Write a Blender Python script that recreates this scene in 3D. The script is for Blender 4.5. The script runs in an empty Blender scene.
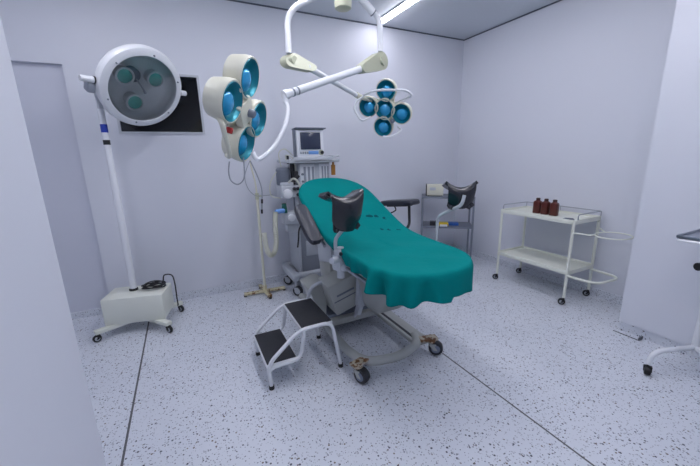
import bpy, bmesh, math, random
from mathutils import Vector, Matrix
random.seed(7)
PI = math.pi
S = bpy.context.scene
COL = S.collection
V = Vector

# ------------------------------------------------------------------ materials
def srgb(r, g, b):
    f = lambda c: (c/255/12.92) if c/255 <= .04045 else ((c/255+.055)/1.055)**2.4
    return (f(r), f(g), f(b), 1)

def mat(name, col, rough=.5, metal=0, var=.06, vscale=6, bump=0, bscale=60, coat=0, spec=.5):
    m = bpy.data.materials.new(name); m.use_nodes = True
    nt = m.node_tree; b = nt.nodes['Principled BSDF']
    b.inputs['Roughness'].default_value = rough
    b.inputs['Metallic'].default_value = metal
    b.inputs['Coat Weight'].default_value = coat
    b.inputs['Specular IOR Level'].default_value = spec
    tc = nt.nodes.new('ShaderNodeTexCoord')
    n = nt.nodes.new('ShaderNodeTexNoise'); n.inputs['Scale'].default_value = vscale; n.inputs['Detail'].default_value = 4
    nt.links.new(tc.outputs['Object'], n.inputs['Vector'])
    mx = nt.nodes.new('ShaderNodeMixRGB')
    mx.inputs[1].default_value = tuple(c*(1-var) for c in col[:3])+(1,)
    mx.inputs[2].default_value = tuple(min(1, c*(1+var)) for c in col[:3])+(1,)
    nt.links.new(n.outputs['Fac'], mx.inputs[0]); nt.links.new(mx.outputs[0], b.inputs['Base Color'])
    if bump:
        n2 = nt.nodes.new('ShaderNodeTexNoise'); n2.inputs['Scale'].default_value = bscale
        nt.links.new(tc.outputs['Object'], n2.inputs['Vector'])
        bp = nt.nodes.new('ShaderNodeBump'); bp.inputs['Strength'].default_value = bump; bp.inputs['Distance'].default_value = .01
        nt.links.new(n2.outputs['Fac'], bp.inputs['Height']); nt.links.new(bp.outputs[0], b.inputs['Normal'])
    return m

M = {}
M['wall'] = mat('painted_wall', srgb(212, 216, 226), .5, var=.015, vscale=2, bump=.04, bscale=5)
M['ceiling'] = mat('ceiling_panel', srgb(208, 214, 222), .5, var=.015, vscale=2)
M['door'] = mat('door_panel', srgb(202, 206, 219), .4, var=.015, vscale=2)
M['dark_gap'] = mat('dark_sealant', srgb(92, 98, 112), .7)
M['seam'] = mat('seam_filler', srgb(88, 90, 96), .7)
M['white'] = mat('white_enamel', srgb(222, 226, 232), .32, var=.03, coat=.2)
M['cream'] = mat('cream_enamel', srgb(214, 214, 198), .4, var=.04)
M['creamdark'] = mat('cream_plastic', srgb(186, 190, 168), .45, var=.05)
M['offwhite'] = mat('offwhite_enamel', srgb(222, 226, 216), .38, var=.03)
M['grey'] = mat('grey_plastic', srgb(150, 157, 168), .45, var=.05)
M['lightgrey'] = mat('light_grey_plastic', srgb(186, 192, 200), .42, var=.04)
M['midgrey'] = mat('mid_grey_plastic', srgb(112, 120, 134), .5, var=.06)
M['bedpaint'] = mat('bed_paint', srgb(172, 176, 174), .4, var=.06, vscale=9)
M['dark'] = mat('dark_plastic', srgb(38, 40, 46), .45, var=.1)
M['black'] = mat('black_rubber', srgb(22, 23, 27), .55, var=.15)
M['leather'] = mat('black_leather', srgb(27, 29, 38), .24, var=.12, vscale=20, bump=.12, bscale=30, coat=.3)
M['pad'] = mat('charcoal_vinyl', srgb(48, 52, 64), .4, var=.08, vscale=14, bump=.1, bscale=50)
M['tread'] = mat('ribbed_rubber', srgb(34, 36, 43), .65, var=.12, vscale=40, bump=.2, bscale=120)
M['steel'] = mat('brushed_steel', srgb(170, 175, 185), .3, 1, var=.05, vscale=30)
M['dullsteel'] = mat('dull_steel', srgb(128, 134, 146), .42, .7, var=.08, vscale=20)
M['wheelgrey'] = mat('wheel_grey', srgb(120, 130, 150), .5, var=.06)
M['blue'] = mat('blue_tape', srgb(30, 60, 170), .5)
M['lightblue'] = mat('light_blue_plastic', srgb(110, 160, 225), .4)
M['brown'] = mat('brown_bottle', srgb(84, 36, 30), .3, var=.12, vscale=25)
M['browncap'] = mat('brown_cap', srgb(60, 34, 34), .5)
M['yellow'] = mat('yellow_card', srgb(205, 180, 40), .5)
M['bluecard'] = mat('blue_card', srgb(40, 90, 170), .5)
M['amber'] = mat('amber_plastic', srgb(160, 110, 40), .4)
M['green'] = mat('green_plastic', srgb(20, 90, 80), .45)
M['red'] = mat('red_plastic', srgb(170, 40, 40), .45)
M['screen'] = mat('dark_screen', srgb(52, 60, 82), .15, var=.04)
M['hose'] = mat('corrugated_hose', srgb(205, 208, 196), .45, var=.05)
M['tealrim'] = mat('teal_reflector', srgb(14, 132, 150), .3, .3, var=.08)
M['tealbulb'] = mat('blue_coated_glass', srgb(40, 160, 215), .15, .3, var=.2, vscale=30, coat=.6)  # bright blue puts the reflector's highlight into the bulb colour
M['tealpale'] = mat('green_filter_glass', srgb(120, 210, 200), .15, .3, var=.2, vscale=30, coat=.5)
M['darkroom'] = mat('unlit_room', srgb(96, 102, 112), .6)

def terrazzo():
    m = bpy.data.materials.new('terrazzo_vinyl'); m.use_nodes = True
    nt = m.node_tree; b = nt.nodes['Principled BSDF']; L = nt.links.new
    b.inputs['Roughness'].default_value = .36
    tc = nt.nodes.new('ShaderNodeTexCoord')
    last = None
    base = nt.nodes.new('ShaderNodeTexNoise'); base.inputs['Scale'].default_value = 3
    L(tc.outputs['Object'], base.inputs['Vector'])
    cm = nt.nodes.new('ShaderNodeMixRGB'); cm.inputs[1].default_value = srgb(204, 210, 221); cm.inputs[2].default_value = srgb(215, 220, 229)
    L(base.outputs['Fac'], cm.inputs[0]); last = cm.outputs[0]
    for sc, thr, size, col in ((60, .73, .27, srgb(66, 70, 88)), (84, .70, .3, srgb(130, 136, 150)), (70, .9, .28, srgb(104, 92, 90)), (110, .6, .4, srgb(165, 170, 182))):
        v = nt.nodes.new('ShaderNodeTexVoronoi'); v.inputs['Scale'].default_value = sc
        mp = nt.nodes.new('ShaderNodeMapping'); mp.inputs['Location'].default_value = (sc*.37, sc*.11, .3)
        L(tc.outputs['Object'], mp.inputs['Vector']); L(mp.outputs[0], v.inputs['Vector'])
        sp = nt.nodes.new('ShaderNodeSeparateColor'); L(v.outputs['Color'], sp.inputs[0])
        a = nt.nodes.new('ShaderNodeMath'); a.operation = 'GREATER_THAN'; a.inputs[1].default_value = thr; L(sp.outputs[0], a.inputs[0])
        sz = nt.nodes.new('ShaderNodeMath'); sz.operation = 'MULTIPLY'; sz.inputs[1].default_value = size; L(sp.outputs[1], sz.inputs[0])
        sz2 = nt.nodes.new('ShaderNodeMath'); sz2.operation = 'ADD'; sz2.inputs[1].default_value = .1; L(sz.outputs[0], sz2.inputs[0])
        d = nt.nodes.new('ShaderNodeMath'); d.operation = 'LESS_THAN'; L(v.outputs['Distance'], d.inputs[0]); L(sz2.outputs[0], d.inputs[1])
        k = nt.nodes.new('ShaderNodeMath'); k.operation = 'MULTIPLY'; L(a.outputs[0], k.inputs[0]); L(d.outputs[0], k.inputs[1])
        mx = nt.nodes.new('ShaderNodeMixRGB'); mx.inputs[2].default_value = col
        L(k.outputs[0], mx.inputs[0]); L(last, mx.inputs[1]); last = mx.outputs[0]
    L(last, b.inputs['Base Color'])
    return m
M['terrazzo'] = terrazzo()

def rusty(name, basecol, rustcol, thr, scale=14):
    m = mat(name, basecol, .5)
    nt = m.node_tree; b = nt.nodes['Principled BSDF']; L = nt.links.new
    tc = nt.nodes.new('ShaderNodeTexCoord')
    n = nt.nodes.new('ShaderNodeTexNoise'); n.inputs['Scale'].default_value = scale; n.inputs['Detail'].default_value = 5
    L(tc.outputs['Object'], n.inputs['Vector'])
    r = nt.nodes.new('ShaderNodeValToRGB'); r.color_ramp.elements[0].position = thr; r.color_ramp.elements[1].position = thr+.06
    L(n.outputs['Fac'], r.inputs[0])
    mx = nt.nodes.new('ShaderNodeMixRGB'); mx.inputs[1].default_value = basecol; mx.inputs[2].default_value = rustcol
    L(r.outputs[0], mx.inputs[0]); L(mx.outputs[0], b.inputs['Base Color'])
    return m
M['rustcream'] = rusty('rusted_cream_paint', srgb(205, 198, 165), srgb(120, 84, 50), .56, 22)
M['rustmount'] = rusty('rusted_mount', srgb(186, 178, 160), srgb(112, 76, 44), .48, 30)

def drape_mat():
    m = mat('green_drape', srgb(0, 124, 124), .85, var=.08, vscale=5, bump=.25, bscale=26, spec=.08)
    nt = m.node_tree; b = nt.nodes['Principled BSDF']; L = nt.links.new
    src = b.inputs['Base Color'].links[0].from_socket
    tc = nt.nodes.new('ShaderNodeTexCoord')
    wob = nt.nodes.new('ShaderNodeTexNoise'); wob.inputs['Scale'].default_value = 40
    L(tc.outputs['Object'], wob.inputs['Vector'])
    wa = nt.nodes.new('ShaderNodeVectorMath'); wa.operation = 'SCALE'; wa.inputs['Scale'].default_value = .05
    L(wob.outputs['Color'], wa.inputs[0])
    ad = nt.nodes.new('ShaderNodeVectorMath'); ad.operation = 'ADD'; L(tc.outputs['Object'], ad.inputs[0]); L(wa.outputs[0], ad.inputs[1])
    last = src
    for p, r in STAINS:                       # damp spots on the cloth
        d = nt.nodes.new('ShaderNodeVectorMath'); d.operation = 'DISTANCE'; L(ad.outputs[0], d.inputs[0])
        d.inputs[1].default_value = (p[0]+.025, p[1]+.025, p[2]+.025)
        k = nt.nodes.new('ShaderNodeMath'); k.operation = 'LESS_THAN'; k.inputs[1].default_value = r; L(d.outputs['Value'], k.inputs[0])
        mx = nt.nodes.new('ShaderNodeMixRGB'); mx.inputs[2].default_value = srgb(4, 74, 80)
        L(k.outputs[0], mx.inputs[0]); L(last, mx.inputs[1]); last = mx.outputs[0]
    L(last, b.inputs['Base Color'])
    return m

def clear_glass(name, tint, refl=.08):
    m = bpy.data.materials.new(name); m.use_nodes = True
    nt = m.node_tree; nt.nodes.remove(nt.nodes['Principled BSDF']); L = nt.links.new
    out = nt.nodes['Material Output']
    t = nt.nodes.new('ShaderNodeBsdfTransparent'); t.inputs[0].default_value = tint
    g = nt.nodes.new('ShaderNodeBsdfGlossy'); g.inputs['Roughness'].default_value = .03
    fr = nt.nodes.new('ShaderNodeFresnel'); fr.inputs[0].default_value = 1.5
    mx = nt.nodes.new('ShaderNodeMixShader')
    L(fr.outputs[0], mx.inputs[0]); L(t.outputs[0], mx.inputs[1]); L(g.outputs[0], mx.inputs[2]); L(mx.outputs[0], out.inputs[0])
    return m
M['glass'] = clear_glass('clear_cover_glass', (.98, .99, .99, 1))
M['tinted'] = clear_glass('tinted_window_glass', (.42, .45, .5, 1))

def emis(name, col, s):
    m = bpy.data.materials.new(name); m.use_nodes = True
    b = m.node_tree.nodes['Principled BSDF']
    b.inputs['Base Color'].default_value = (.9, .9, .9, 1)
    b.inputs['Emission Color'].default_value = col; b.inputs['Emission Strength'].default_value = s
    return m
M['led'] = emis('led_diffuser', (.95, .93, 1, 1), 22)  # stronger glow for the unseen fill strips
M['led_dim'] = emis('led_diffuser_soft', (.95, .925, 1, 1), 15)

# ------------------------------------------------------------------ mesh helpers
class B:
    def __init__(s): s.bm = bmesh.new()
    def box(s, c, d, rot=None, bev=0, seg=2):
        r = bmesh.ops.create_cube(s.bm, size=1)
        vs = r['verts']
        for v in vs: v.co = V((v.co.x*d[0], v.co.y*d[1], v.co.z*d[2]))
        if bev:
            es = list({e for v in vs for e in v.link_edges})
            g = bmesh.ops.bevel(s.bm, geom=es, offset=bev, segments=seg, affect='EDGES', profile=.5)
            vs = list({v for f in g['faces'] for v in f.verts} | {v for v in vs if v.is_valid})
        mt = Matrix.Translation(c) @ (rot.to_4x4() if rot else Matrix())
        bmesh.ops.transform(s.bm, matrix=mt, verts=vs)
        return s
    def ring(s, c, a, b, r, n):
        return [s.bm.verts.new(c + a*(r*math.cos(2*PI*i/n)) + b*(r*math.sin(2*PI*i/n))) for i in range(n)]
    def skin(s, rings, close=False, cap=True):
        n = len(rings[0])
        for k in range(len(rings)-1):
            for i in range(n):
                s.bm.faces.new((rings[k][i], rings[k][(i+1) % n], rings[k+1][(i+1) % n], rings[k+1][i]))
        if cap:
            s.bm.faces.new(list(reversed(rings[0]))); s.bm.faces.new(rings[-1])
    def cyl(s, p0, p1, r0, r1=None, n=20):
        p0, p1 = V(p0), V(p1); r1 = r0 if r1 is None else r1
        a, b = frame(p1-p0)
        s.skin([s.ring(p0, a, b, r0, n), s.ring(p1, a, b, r1, n)]); return s
    def tube(s, path, r, n=12, cap=True):
        P = [V(p) for p in path]
        a = None; rings = []
        for i, p in enumerate(P):
            t = (P[min(i+1, len(P)-1)]-P[max(i-1, 0)]).normalized()
            if a is None: a, b = frame(t)
            else:
                a = (a - t*a.dot(t)).normalized(); b = t.cross(a)
            rr = r[i] if isinstance(r, (list, tuple)) else r
            rings.append(s.ring(p, a, b, rr, n))
        s.skin(rings, cap=cap); return s
    def loop(s, path, r, n=8):
        P = [V(p) for p in path]; m = len(P); rings = []; a = None
        for i, p in enumerate(P):
            t = (P[(i+1) % m]-P[i-1]).normalized()
            if a is None: a, b = frame(t)
            else: a = (a - t*a.dot(t)).normalized(); b = t.cross(a)
            rings.append(s.ring(p, a, b, r, n))
        s.skin(rings, cap=False)
        best = min(range(n), key=lambda k: (rings[-1][0].co-rings[0][k].co).length)
        for i in range(n):
            s.bm.faces.new((rings[-1][i], rings[-1][(i+1) % n], rings[0][(i+1+best) % n], rings[0][(i+best) % n]))
        return s
    def lathe(s, prof, o, ax, n=40, cap=True):
        o = V(o); ax = V(ax).normalized(); a, b = frame(ax)
        s.skin([s.ring(o+ax*h, a, b, max(r, .0005), n) for r, h in prof], cap=cap); return s
    def prism(s, pts, ext):            # closed polygon (3D) extruded by vector
        ext = V(ext)
        lo = [s.bm.verts.new(V(p)) for p in pts]; hi = [s.bm.verts.new(V(p)+ext) for p in pts]
        n = len(lo)
        s.bm.faces.new(list(reversed(lo))); s.bm.faces.new(hi)
        for i in range(n): s.bm.faces.new((lo[i], lo[(i+1) % n], hi[(i+1) % n], hi[i]))
        return s
    def tear(s, pA, rA, pB, rB, ax, th):   # flat teardrop link between two round ends
        pA, pB, ax = V(pA), V(pB), V(ax).normalized()
        d = (pB-pA).normalized(); e = ax.cross(d).normalized(); ph = math.acos((rA-rB)/(pB-pA).length)
        pts = []
        for i in range(13):
            t = ph + (2*PI-2*ph)*i/12; pts.append(pA + d*(rA*math.cos(t)) + e*(rA*math.sin(t)))
        for i in range(9):
            t = -ph + 2*ph*i/8; pts.append(pB + d*(rB*math.cos(t)) + e*(rB*math.sin(t)))
        return s.prism([p-ax*th/2 for p in pts], ax*th)
    def grid(s, rows, closed=False):
        vs = [[s.bm.verts.new(V(p)) for p in r] for r in rows]
        for i in range(len(vs)-1):
            m = len(vs[i])
            for j in range(m if closed else m-1):
                s.bm.faces.new((vs[i][j], vs[i][(j+1) % m], vs[i+1][(j+1) % m], vs[i+1][j]))
        return vs

def frame(t):
    t = V(t).normalized(); h = V((0, 0, 1)) if abs(t.z) < .9 else V((1, 0, 0))
    a = h.cross(t).normalized(); return a, t.cross(a)

def cr(pts, k=8, closed=False):       # Catmull-Rom through the points
    P = [V(p) for p in pts]; n = len(P); out = []
    for i in range(n if closed else n-1):
        if closed: p0, p1, p2, p3 = P[i-1], P[i], P[(i+1) % n], P[(i+2) % n]
        else: p0, p1, p2, p3 = P[max(i-1, 0)], P[i], P[i+1], P[min(i+2, n-1)]
        for j in range(k):
            t = j/k
            out.append(.5*((2*p1)+(p2-p0)*t+(2*p0-5*p1+4*p2-p3)*t*t+(3*p1-p0-3*p2+p3)*t**3))
    if not closed: out.append(P[-1])
    return out

def fillet(pts, r, k=6):              # polyline with rounded corners
    P = [V(p) for p in pts]; out = [P[0]]
    for i in range(1, len(P)-1):
        a = (P[i-1]-P[i]); b = (P[i+1]-P[i]); q = min(r, a.length*.48, b.length*.48)
        s, e = P[i]+a.normalized()*q, P[i]+b.normalized()*q
        for j in range(k+1):
            t = j/k; out.append(s*(1-t)**2+P[i]*2*t*(1-t)+e*t*t)
    out.append(P[-1]); return out

def thing(name, label, cat, loc=(0, 0, 0), rz=0, group=None):
    o = bpy.data.objects.new(name, None); COL.objects.link(o)
    o.location = loc; o.rotation_euler = (0, 0, rz); o.empty_display_size = .1
    o['label'] = label; o['category'] = cat
    if group: o['group'] = group
    return o
def root_matrix(p):
    while p.parent: p = p.parent
    return Matrix.Translation(p.location) @ p.rotation_euler.to_matrix().to_4x4()
def obj(name, b, m, parent=None, label=None, world=True, ang=40, smooth=True):
    """Link a builder as ONE mesh object. Children are modelled in world space and moved into their thing's frame."""
    bm = b.bm
    if parent is not None and world:
        bmesh.ops.transform(bm, matrix=root_matrix(parent).inverted(), verts=bm.verts)
    bmesh.ops.recalc_face_normals(bm, faces=bm.faces)
    me = bpy.data.meshes.new(name); bm.to_mesh(me); bm.free()
    me.materials.append(M[m] if isinstance(m, str) else m)
    if smooth:
        me.shade_smooth(); me.set_sharp_from_angle(angle=math.radians(ang))
    o = bpy.data.objects.new(name, me); COL.objects.link(o)
    if parent is not None: o.parent = parent
    if label: o['label'] = label
    return o
def tag(o, label, cat, group=None):
    o['label'] = label; o['category'] = cat
    if group: o['group'] = group
    return o
def struct(name, b, m):
    o = obj(name, b, m, smooth=False); o['kind'] = 'structure'; return o
def dup(root):
    r = root.copy(); COL.objects.link(r)
    for ch in list(root.children):
        c = ch.copy(); COL.objects.link(c); c.parent = r
        for g in ch.children:
            d = g.copy(); COL.objects.link(d); d.parent = c
    return r
def caster(parent, x, y, r, h, heading=0, w=.02, mount='black', tyre='black', hub='lightgrey', off=.02):
    """Swivel caster under (x, y); h is the height of its mounting plate."""
    dx, dy = math.cos(heading), math.sin(heading); c = V((x+dx*off, y+dy*off, r)); sd = V((-dy, dx, 0))
    b = B().cyl((x, y, r*1.5), (x, y, h), r*.28, n=12)
    for s in (-1, 1):
        b.prism([c+sd*s*(w*.5+.002)+V((dx*a, dy*a, z)) for a, z in ((-.25*r, -.2*r), (.25*r, -.2*r), (.3*r-off, r*.62), (-.35*r-off, r*.62))], sd*s*.004)
    b.box((x+dx*off*.3, y+dy*off*.3, r*1.55+.004), (r*.9, w+.012, .01), Matrix.Rotation(heading, 3, 'Z'))
    f = obj('caster', b, mount, parent)
    w_ = obj('wheel', B().lathe([(r*.5, -w*.5), (r*.92, -w*.5), (r, -w*.3), (r, w*.3), (r*.92, w*.5), (r*.5, w*.5)], c, sd, 24), tyre, f)
    obj('hub_cap', B().lathe([(r*.56, -w*.56), (r*.6, -w*.5), (r*.6, w*.5), (r*.56, w*.56)], c, sd, 20), hub, f)
    return f

# ------------------------------------------------------------------ the setting
XL, YF, H = -5.25, -4.75, 2.8
XP, YP = -.5165, -2.36          # right-hand projecting wall
XQ = -3.81                      # left-hand projecting wall
struct('floor', B().box(((XL+.2)/2, YF/2, -.05), (-XL+.4, -YF+.4, .1)), 'terrazzo')
struct('ceiling', B().box(((XL+.2)/2, YF/2, H+.05), (-XL+.4, -YF+.4, .1)), 'ceiling')
wx0, wx1, wz0, wz1 = -3.90, -3.215, 1.615, 2.13
dx0, dx1, dz = -5.1, -4.2, 2.14
b = B(); T = .2
def seg(x0, x1, z0, z1): b.box(((x0+x1)/2, T/2, (z0+z1)/2), (x1-x0, T, z1-z0))
seg(XL-.2, dx0, 0, H); seg(dx0, dx1, dz, H); seg(dx1, wx0, 0, H); seg(wx0, wx1, 0, wz0); seg(wx0, wx1, wz1, H); seg(wx1, .2, 0, H)
struct('wall_back', b, 'wall')
struct('wall_right', B().box((.1, YF/2, H/2), (.2, -YF, H)), 'wall')
struct('wall_right_near', B().box(((XP+.0)/2, (YP+YF)/2, .075+(H-.075)/2), (-XP, YP-YF, H-.075)), 'wall')
struct('wall_left', B().box((XL-.1, YF/2, H/2), (.2, -YF, H)), 'wall')
struct('wall_left_near', B().box(((XL+XQ)/2, (YP+YF)/2, H/2), (XQ-XL, YP-YF, H)), 'wall')
struct('wall_front', B().box((XL/2, YF-.1, H/2), (-XL+.4, .2, H)), 'wall')
struct('door_1', B().box(((dx0+dx1)/2, .065, dz/2+.03), (dx1-dx0, .05, dz-.06)), 'door')
struct('baseboard_back', B().box(((dx1)/2, -.006, .04), (-dx1, .012, .08)), 'terrazzo')
struct('baseboard_left', B().box(((dx0+dx1)/2, .05, .03), (dx1-dx0, .06, .06)), 'terrazzo')
struct('baseboard_right', B().box((-.006, -1.19, .04), (.012, 2.36, .08)), 'terrazzo')
struct('baseboard_right_near', B().box((XP/2+.006, (YP+YF)/2-.006, .0375), (-XP-.012, YP-YF-.012, .075)), 'terrazzo')
struct('baseboard_left_near', B().box((XQ+.005, (YP+YF)/2, .04), (.01, YP-YF, .08)), 'terrazzo')
struct('trim_1', B().box((XL/2, -.004, H-.006), (-XL, .008, .012)), 'dark_gap')
struct('trim_2', B().box((-.004, YP/2, H-.006), (.008, -YP, .012)), 'dark_gap')
struct('trim_3', B().box((-1.95, YF/2, .0005), (.009, -YF-.03, .001)), 'seam')
struct('trim_4', B().box((-3.88, -1.18, .0005), (.011, 2.33, .001)), 'seam')
b = B(); b.box((XP-.05, -2.44, .002), (.006, .17, .004)); b.box((XP-.026, -2.522, .012), (.05, .008, .024))
struct('trim_5', b, 'seam')
# window into the unlit room next door
b = B(); fw = .018
for x0, x1, z0, z1 in ((wx0, wx0+fw, wz0, wz1), (wx1-fw, wx1, wz0, wz1), (wx0+fw, wx1-fw, wz0, wz0+fw), (wx0+fw, wx1-fw, wz1-fw, wz1)):
    b.box(((x0+x1)/2, .012, (z0+z1)/2), (x1-x0, .044, z1-z0))
w1 = struct('window_1', b, 'lightgrey')
p = obj('pane', B().box(((wx0+wx1)/2, .02, (wz0+wz1)/2), (wx1-wx0-2*fw, .006, wz1-wz0-2*fw)), 'tinted', w1)
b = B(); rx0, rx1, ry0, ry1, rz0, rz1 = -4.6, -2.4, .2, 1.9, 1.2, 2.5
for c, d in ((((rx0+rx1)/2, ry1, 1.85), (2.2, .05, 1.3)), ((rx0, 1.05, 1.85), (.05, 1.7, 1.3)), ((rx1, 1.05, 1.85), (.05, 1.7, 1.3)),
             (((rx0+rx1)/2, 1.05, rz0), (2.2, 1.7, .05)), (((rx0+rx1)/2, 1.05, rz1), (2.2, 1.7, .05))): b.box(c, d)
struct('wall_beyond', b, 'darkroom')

# ceiling lights: one linear LED strip in view, two unseen ones added as fill
def light_strip(x, y0, y1, m, label):
    c, l = (y0+y1)/2, y1-y0
    t = thing('ceiling_light_strip', label, 'ceiling light', (x, c, H), 0, 'linear ceiling lights')
    b = B()
    for s in (-1, 1): b.box((x+s*.041, c, H-.006), (.012, l, .012))
    for s in (-1, 1): b.box((x, c+s*(l/2-.005), H-.006), (.07, .01, .012))
    obj('frame', b, 'lightgrey', t)
    obj('diffuser', B().box((x, c, H-.014), (.07, l-.02, .026), None, .006), m, t, 'glowing white diffuser')
light_strip(-1.333, -3.6, -.11, 'led_dim', 'long flush white linear light glowing in the ceiling, right of the surgical lamp mount')
light_strip(-2.62, -3.9, -.75, 'led', 'flush white linear light over the middle of the room, just left of the surgical lamp mount')  # out of view, added to spread light through the room
light_strip(-4.05, -2.1, -.75, 'led', 'flush white linear light in the left half of the ceiling, above the standing lamp side')  # out of view, put in to brighten the left wall

# ------------------------------------------------------------------ ceiling surgical lamp
hub = V((-2.22, -1.02, 0))
t = thing('surgical_ceiling_lamp', 'white two-armed surgical lamp with teal reflectors hanging from the ceiling above the green table', 'surgical lamp', (hub.x, hub.y, H))
obj('ceiling_mount', B().lathe([(.15, H), (.15, H-.03), (.13, H-.05), (.05, H-.055), (.05, 2.66)], hub, (0, 0, 1)), 'white', t)
hb = obj('hub', B().lathe([(.064, 2.515), (.064, 2.66), (.058, 2.665)], hub, (0, 0, 1)), 'white', t)
obj('hub_cap', B().lathe([(.05, 2.462), (.062, 2.47), (.066, 2.515)], hub, (0, 0, 1)), 'creamdark', hb, 'cream end cap')
Lb, Ld, Le = V((-2.575, -.735, 2.50)), V((-2.597, -.791, 2.205)), V((-2.560, -.83, 2.122))
Ld = V((-2.583, -.76, 2.19))
lp = fillet([hub+V((-.04, .06, 2.625)), Lb, Ld], .13, 10)
obj('swing_arm', B().tube(lp, .0235, 16), 'white', t)
Rb, Rd = V((-1.893, -1.015, 2.44)), V((-1.918, -1.065, 2.19))
obj('swing_arm', B().tube(fillet([hub+V((.05, .0, 2.64)), Rb, Rd], .06, 8), .022, 16), 'white', t)
q0, q1 = hub+V((.06, 0, 2.632)), hub.lerp(Rb, .8)+V((0, 0, 0)); q1.z = 2.632+(2.44-2.632)*.78
obj('arm_sleeve', B().cyl(q0, q1, .029), 'white', t)
obj('collar', B().cyl(q1, q1+(q1-q0).normalized()*.008, .03), 'midgrey', t)
# left branch -> five-reflector head
Ls, Le2 = V((-2.455, -.836, 2.082)), V((-1.833, -.552, 1.934))
sd = (Le2-Ls).cross(V((0, 0, 1))).normalized()
A = Ld+V((.012, 0, -.055))
j = obj('joint', B().tear(A, .062, Ls+(Le2-Ls)*.03, .03, sd, .075).cyl(A+sd*.05, A-sd*.05, .03), 'creamdark', t, 'cream elbow joint')
obj('spring_arm', B().cyl(Ls, Le2, .024, .02), 'white', t)
obj('collar', B().cyl(Le2-(Le2-Ls).normalized()*.06, Le2+(Le2-Ls).normalized()*.01, .027, .027), 'cream', t)
# right branch -> four-reflector head
Rs, Re = V((-2.105, -1.118, 2.045)), V((-2.815, -1.371, 1.773))
sd2 = (Re-Rs).cross(V((0, 0, 1))).normalized()
A2 = Rd+V((-.02, -.005, -.075))
obj('joint', B().tear(A2, .066, Rs+(Re-Rs)*.02, .034, sd2, .08).cyl(A2+sd2*.055, A2-sd2*.055, .032), 'creamdark', t, 'cream elbow joint')
obj('spring_arm', B().cyl(Rs, Re, .025), 'white', t)
dr = (Re-Rs).normalized()
for k in (.07, .11): obj('collar', B().cyl(Re-dr*k, Re-dr*(k-.012), .0265), 'midgrey', t)
obj('arm_end', B().cyl(Re-dr*.02, Re+dr*.012, .03).cyl(Re, Re+V((0, -.01, -.05)), .017), 'white', t)
yk = cr([Re+V((0, -.01, -.045)), (-2.818, -1.425, 1.68), (-2.862, -1.49, 1.581), (-2.955, -1.579, 1.461), (-3.055, -1.655, 1.39), (-3.09, -1.67, 1.39), (-3.10, -1.66, 1.42)], 10)
obj('yoke', B().tube(yk, .013, 12), 'white', t)

def head(parent, c, n, pts, R, depth, roll, center_block, bulbmat='tealbulb'):
    """Lobed housing: one round pot per reflector, joined by a back plate; reflectors face along n."""
    n = V(n).normalized(); e1 = V((-n.y, n.x, 0)).normalized(); e2 = n.cross(e1)
    if e2.z < 0: e1, e2 = -e1, -e2
    cs, sn = math.cos(roll), math.sin(roll); e1, e2 = e1*cs+e2*sn, e2*cs-e1*sn
    P = [c+e1*a+e2*d for a, d in pts]
    b = B()
    for p in P:
        b.lathe([(R*.55, -depth), (R*.98, -depth*.88), (R*1.13, -depth*.3), (R*1.13, -.004), (R*1.08, .002), (R*1.01, 0), (R*.97, -.055), (R*.8, -.078)], p, n, 24)
    for p in P:
        if (p-c).length > .01:
            d = (p-c).normalized(); s = n.cross(d)
            q = p-d*R*.3; b.prism([c+s*R*.8-n*depth*.9, q+s*R*.8-n*depth*.9, q-s*R*.8-n*depth*.9, c-s*R*.8-n*depth*.9], n*depth*.28)
    hd = obj('lamp_head', b, 'cream', parent, 'cream lobed lamp head')
    for p in P:
        obj('reflector', B().lathe([(R*.985, .004), (R*1.0, .001), (R*.93, -.014), (R*.8, -.03), (R*.5, -.045), (.004, -.05)], p, n, 28, cap=False), 'tealrim', hd, 'teal reflector bowl')
        obj('bulb', B().lathe([(R*.6, -.036), (R*.6, -.016), (R*.46, -.004), (R*.22, .003), (.001, .004)], p-n*.006-e2*R*.14, n, 20), bulbmat, hd, 'shiny blue bulb dome')  # dome sits low in the bowl, standing in for its blue highlight
    return hd, e1, e2, n
c5 = V((-1.638, -.681, 1.812))
D5 = .172
h5, e1, e2, n5 = head(t, c5, (-.76, -.58, -.34), [(0, 0), (.012, D5), (-.012, -D5), (D5*.98, -.03), (-D5*.98, .012)], .090, .09, math.radians(-8), True)
# rail handles round the five-reflector head
for pts in ([(-1.838, -0.64, 1.938), (-1.843, -0.797, 1.943), (-1.777, -0.827, 1.955), (-1.568, -0.932, 1.949), (-1.517, -0.968, 1.904), (-1.543, -0.72, 1.867)],
            [(-1.823, -.614, 1.934), (-1.889, -.594, 1.89), (-1.926, -.594, 1.82), (-1.873, -.653, 1.696), (-1.78, -.66, 1.742)],
            [(-1.66, -.70, 1.56), (-1.63, -.747, 1.553), (-1.568, -.78, 1.57), (-1.50, -.78, 1.62), (-1.51, -.73, 1.65)]):
    obj('rail_handle', B().tube(fillet(pts, .05), .0105, 10), 'white', h5)
obj('head_pivot', B().cyl(Le2, c5+(Le2-c5)*.55-n5*.085, .021, .02).lathe([(.04, -.1), (.045, -.06)], c5, n5), 'cream', t)
obj('focus_knob', B().lathe([(.02, 0), (.02, .03), (.012, .04)], c5+e1*.09-e2*.1, n5, 12), 'midgrey', h5)
c4 = V((-3.105, -1.62, 1.632))
D4 = .165
h4, f1, f2, n4 = head(t, c4, (.78, -.55, -.28), [(-.035, D4), (-D4*1.02, 0.02), (D4*1.02, -.015), (.07, -D4)], .095, .115, math.radians(-3), True)
obj('center_plate', B().box(c4-n4*.02, (.13, .13, .05), Matrix((f1, f2, n4)).transposed() @ Matrix.Rotation(PI/4, 3, 'Z'), .012), 'cream', h4)
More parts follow.
